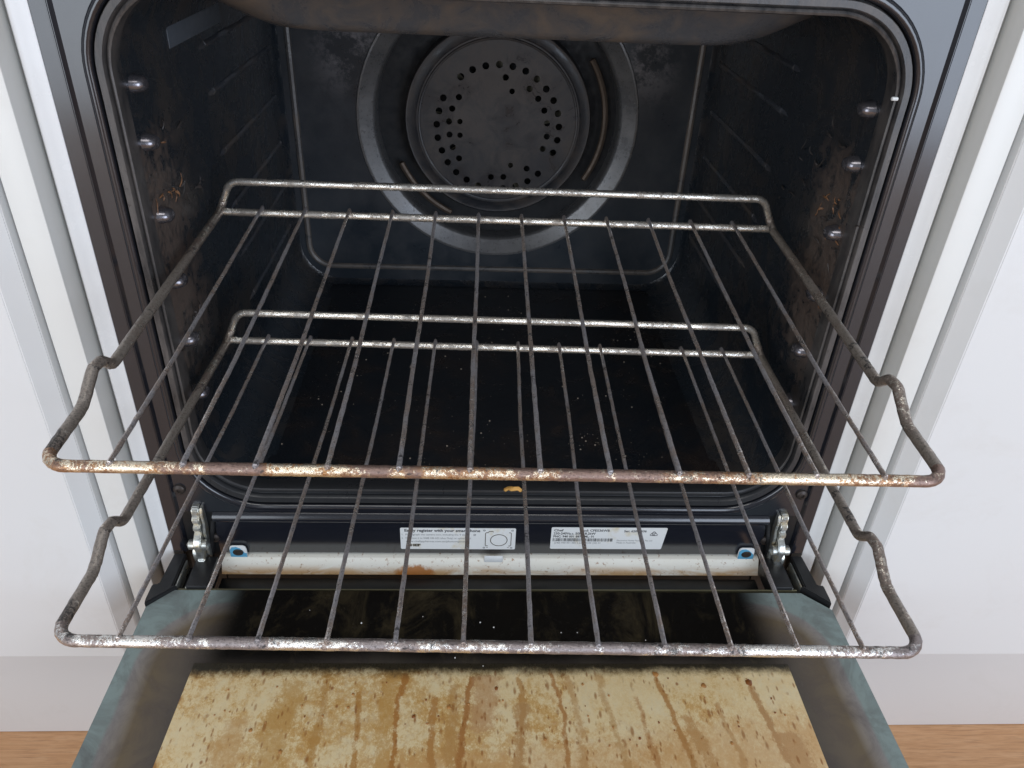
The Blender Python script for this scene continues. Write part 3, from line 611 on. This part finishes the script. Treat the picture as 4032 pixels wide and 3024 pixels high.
# ================================================================== the racks
def make_rack(name, label, loc, tilt, yaw, front_mat, rail_mat, back_mat):
    t = thing(name, label, 'oven rack', loc, 'wire racks pulled out of the oven')
    t.rotation_euler = (tilt, 0, yaw)
    D, HW = .2892, .2130
    def P(lx, tt, h): return (lx, -tt, h)
    def half(s):
        return [P(s*.12, D, 0), P(s*(HW+.0006), D, 0), P(s*HW, .2450, 0), P(s*(HW+.0006), .2250, .0098), P(s*HW, .2165, .0090), P(s*HW, .2070, .0), P(s*HW, .004, 0), P(s*(HW-.001), -.0045, .004), P(s*(HW-.0095), -.0035, .0225), P(s*.16, -.0035, .0225)]
    rad = [0, .0110, .020, .006, .004, .008, .006, .006, .011, 0]
    for s in (-1, 1):
        Q = fillet(half(s), rad, 7)
        b = bmesh.new(); a = [q for q in Q]; 
        i0 = next(i for i, q in enumerate(a) if q.y > -D+.010); i1 = max(i for i, q in enumerate(a) if q.z < .0160)
        tube(b, resample(a[i0-1:i1+1], .003), .0030, 12, .045); obj('side_rail', b, rail_mat, t)
        if s == 1: FR = a[:i0]; BR = a[i1:]
        else: FL = a[:i0]; BL = a[i1:]
    b = bmesh.new(); tube(b, resample(FL[::-1]+FR, .003), .00305, 12, .04, cap=False); obj('front_bar', b, front_mat, t)
    b = bmesh.new(); tube(b, resample(BL+BR[::-1], .003), .00285, 12, .035, cap=False); obj('raised_back_bar', b, back_mat, t)
    b = bmesh.new(); tube(b, resample([Vector((-HW+.002, 0, -.0004)), Vector((HW-.002, 0, -.0004))], .003), .0029, 12, .035); obj('back_bar', b, back_mat, t)
    for i in range(12):
        x = (i-5.5)*.033; b = bmesh.new(); j = random.uniform(-.0006, .0006)
        pts = [Vector((x, .0042, .0015)), Vector((x, .002, .0036)), Vector((x, -.003, .0034)), Vector((x+j, -.10, .0020)), Vector((x-j, -.20, .0016)), Vector((x, -D+.008, .0030)), Vector((x, -D-.0012, .0033))]
        tube(b, resample(pts, .004), .00125, 8, .10)
        for yy in (.0, -D):      # weld blob
            bb = bmesh.new(); bmesh.ops.create_icosphere(bb, subdivisions=1, radius=.0021, matrix=Matrix.Translation((x, yy, .0027)) @ Matrix.Diagonal((.9, 1.3, .7, 1))); merge(b, bb)
        obj('wire', b, rack_wire, t)
    return t
make_rack('oven_rack', 'upper wire oven rack pulled out and tipping down, its front bar rusty orange', (-.001412, .107352, .111314), .053357, -.0128*-1*-1, rack_front_rusty, rack_rail, rack_bar_silver)
make_rack('oven_rack', 'lower wire oven rack pulled out level above the door glass, its front bar silvery', (-.001175, .073644, .017343), .008514, -.0201, mat_rack('rack_front_silver', (0.33, 0.28, 0.27), (0.38, 0.29, 0.24), (0.92, 0.90, 0.86), 0.07, 0.42, 0.30), rack_rail, rack_bar_silver)

# ================================================================== crumbs and residue
def crumb(name, label, cat, loc, size, mat, group=None, el=(1, 1, 1)):
    b = bmesh.new(); bmesh.ops.create_icosphere(b, subdivisions=2, radius=size)
    for v in b.verts: v.co = Vector((v.co.x*el[0], v.co.y*el[1], v.co.z*el[2]))*random.uniform(.75, 1.2)
    o = obj(name, b, mat, None, True, loc); tag(o, label, cat, group); return o
b = bmesh.new(); P = [Vector((-.0065+.0026*k, .0008*math.sin(k*2.0), .0018*math.sin(k*math.pi/5))) for k in range(6)]; tube(b, P, .0017, 7, .25)
o = obj('food_crumb', b, crumb_mat, None, True, (.0125, .0015, -.0700)); tag(o, 'curved orange food crumb lying on the front sill of the oven', 'crumb')
for x, y in ((-.012, -.0735), (-.002, -.078), (.060, -.083), (-.075, -.083), (.048, -.083), (-.055, -.068), (-.14, -.062), (.11, -.090), (-.01, -.112), (-.03, -.105), (.16, -.095), (-.10, -.074)):
    crumb('white_crumb', 'tiny white crumb lying on the dark part of the door glass', 'crumb', (x, y, -.1352), random.uniform(.0003, .0006), white_crumb, 'tiny white crumbs on the door glass')
b = bmesh.new()
CL = [(random.uniform(-.17, .17), random.uniform(.04, .32), random.uniform(.01, .04)) for _ in range(9)]
for k in range(320):
    if k % 3: cl_ = random.choice(CL); x, y = cl_[0]+random.gauss(0, cl_[2]), cl_[1]+random.gauss(0, cl_[2])
    else: x, y = random.uniform(-.18, .18), random.betavariate(1.2, 1.6)*.31+.03
    if abs(x) > .185 or not .03 < y < .36: continue
    q = random.choice((.0002, .00025, .0003, .00035, .0004, .0008))
    bb = bmesh.new(); bmesh.ops.create_icosphere(bb, subdivisions=1, radius=q, matrix=Matrix.Translation((x, y, -.0740))); merge(b, bb)
o = obj('crumb_specks', b, mat_simple('floor_specks', (0.34, 0.28, 0.22), 0.6, 0, .6, 60), None); tag(o, 'pale crumbs and specks scattered over the black oven floor', 'crumbs', kind='stuff')
def flake(b, s, y, z, n, spread, big):
    for _ in range(n):
        yy = y+random.gauss(0, spread); zz = z+random.gauss(0, spread*.45); a = random.choice((0, 3.14))+random.gauss(.3, .45); ln = random.uniform(.25, 1)*big
        w0 = random.uniform(.0005, .0013); bend = random.uniform(-1.2, 1.2); lift = random.uniform(.0004, .0030); L = []
        for k in range(8):
            q = k/7; aa = a+bend*q; ww = w0*(.25+1.5*q*(1-q)*2)*random.uniform(.6, 1.3); py = yy+ln*q*math.cos(aa); pz = zz+ln*q*math.sin(aa)
            X = s*(.2246-lift*math.sin(q*2.6)*random.uniform(.6, 1))
            L.append([b.verts.new((X, py, pz+ww)), b.verts.new((X-s*.0004, py, pz)), b.verts.new((X, py, pz-ww))])
        for A, B in zip(L, L[1:]):
            b.faces.new((A[0], A[1], B[1], B[0])); b.faces.new((A[1], A[2], B[2], B[1]))
b = bmesh.new()
for s, y, z, n in ((-1, .045, .178, 1), (-1, .030, .152, 3), (-1, .055, .146, 5), (1, .035, .155, 4), (1, .050, .150, 4), (1, .025, .138, 4), (-1, .05, .056, 1), (1, .02, .095, 2)):
    flake(b, s, y, z, n, .006, .012)
o = obj('burnt_residue', b, residue_mat, None); tag(o, 'brown burnt food residue curling off the oven side walls', 'residue', kind='stuff')
b = bmesh.new()
for s, y, z, n in ((-1, .06, .185, 3), (-1, .08, .14, 5), (1, .06, .19, 3), (1, .09, .165, 6), (1, .05, .14, 5), (1, .12, .13, 3), (-1, .05, .06, 4), (1, .05, .06, 4), (1, .08, .10, 3)):
    flake(b, s, y, z, n, .016, .015)
o = obj('grease_film', b, residue_grey, None); tag(o, 'grey brown peeling grease film stuck on the oven side walls', 'residue', kind='stuff')
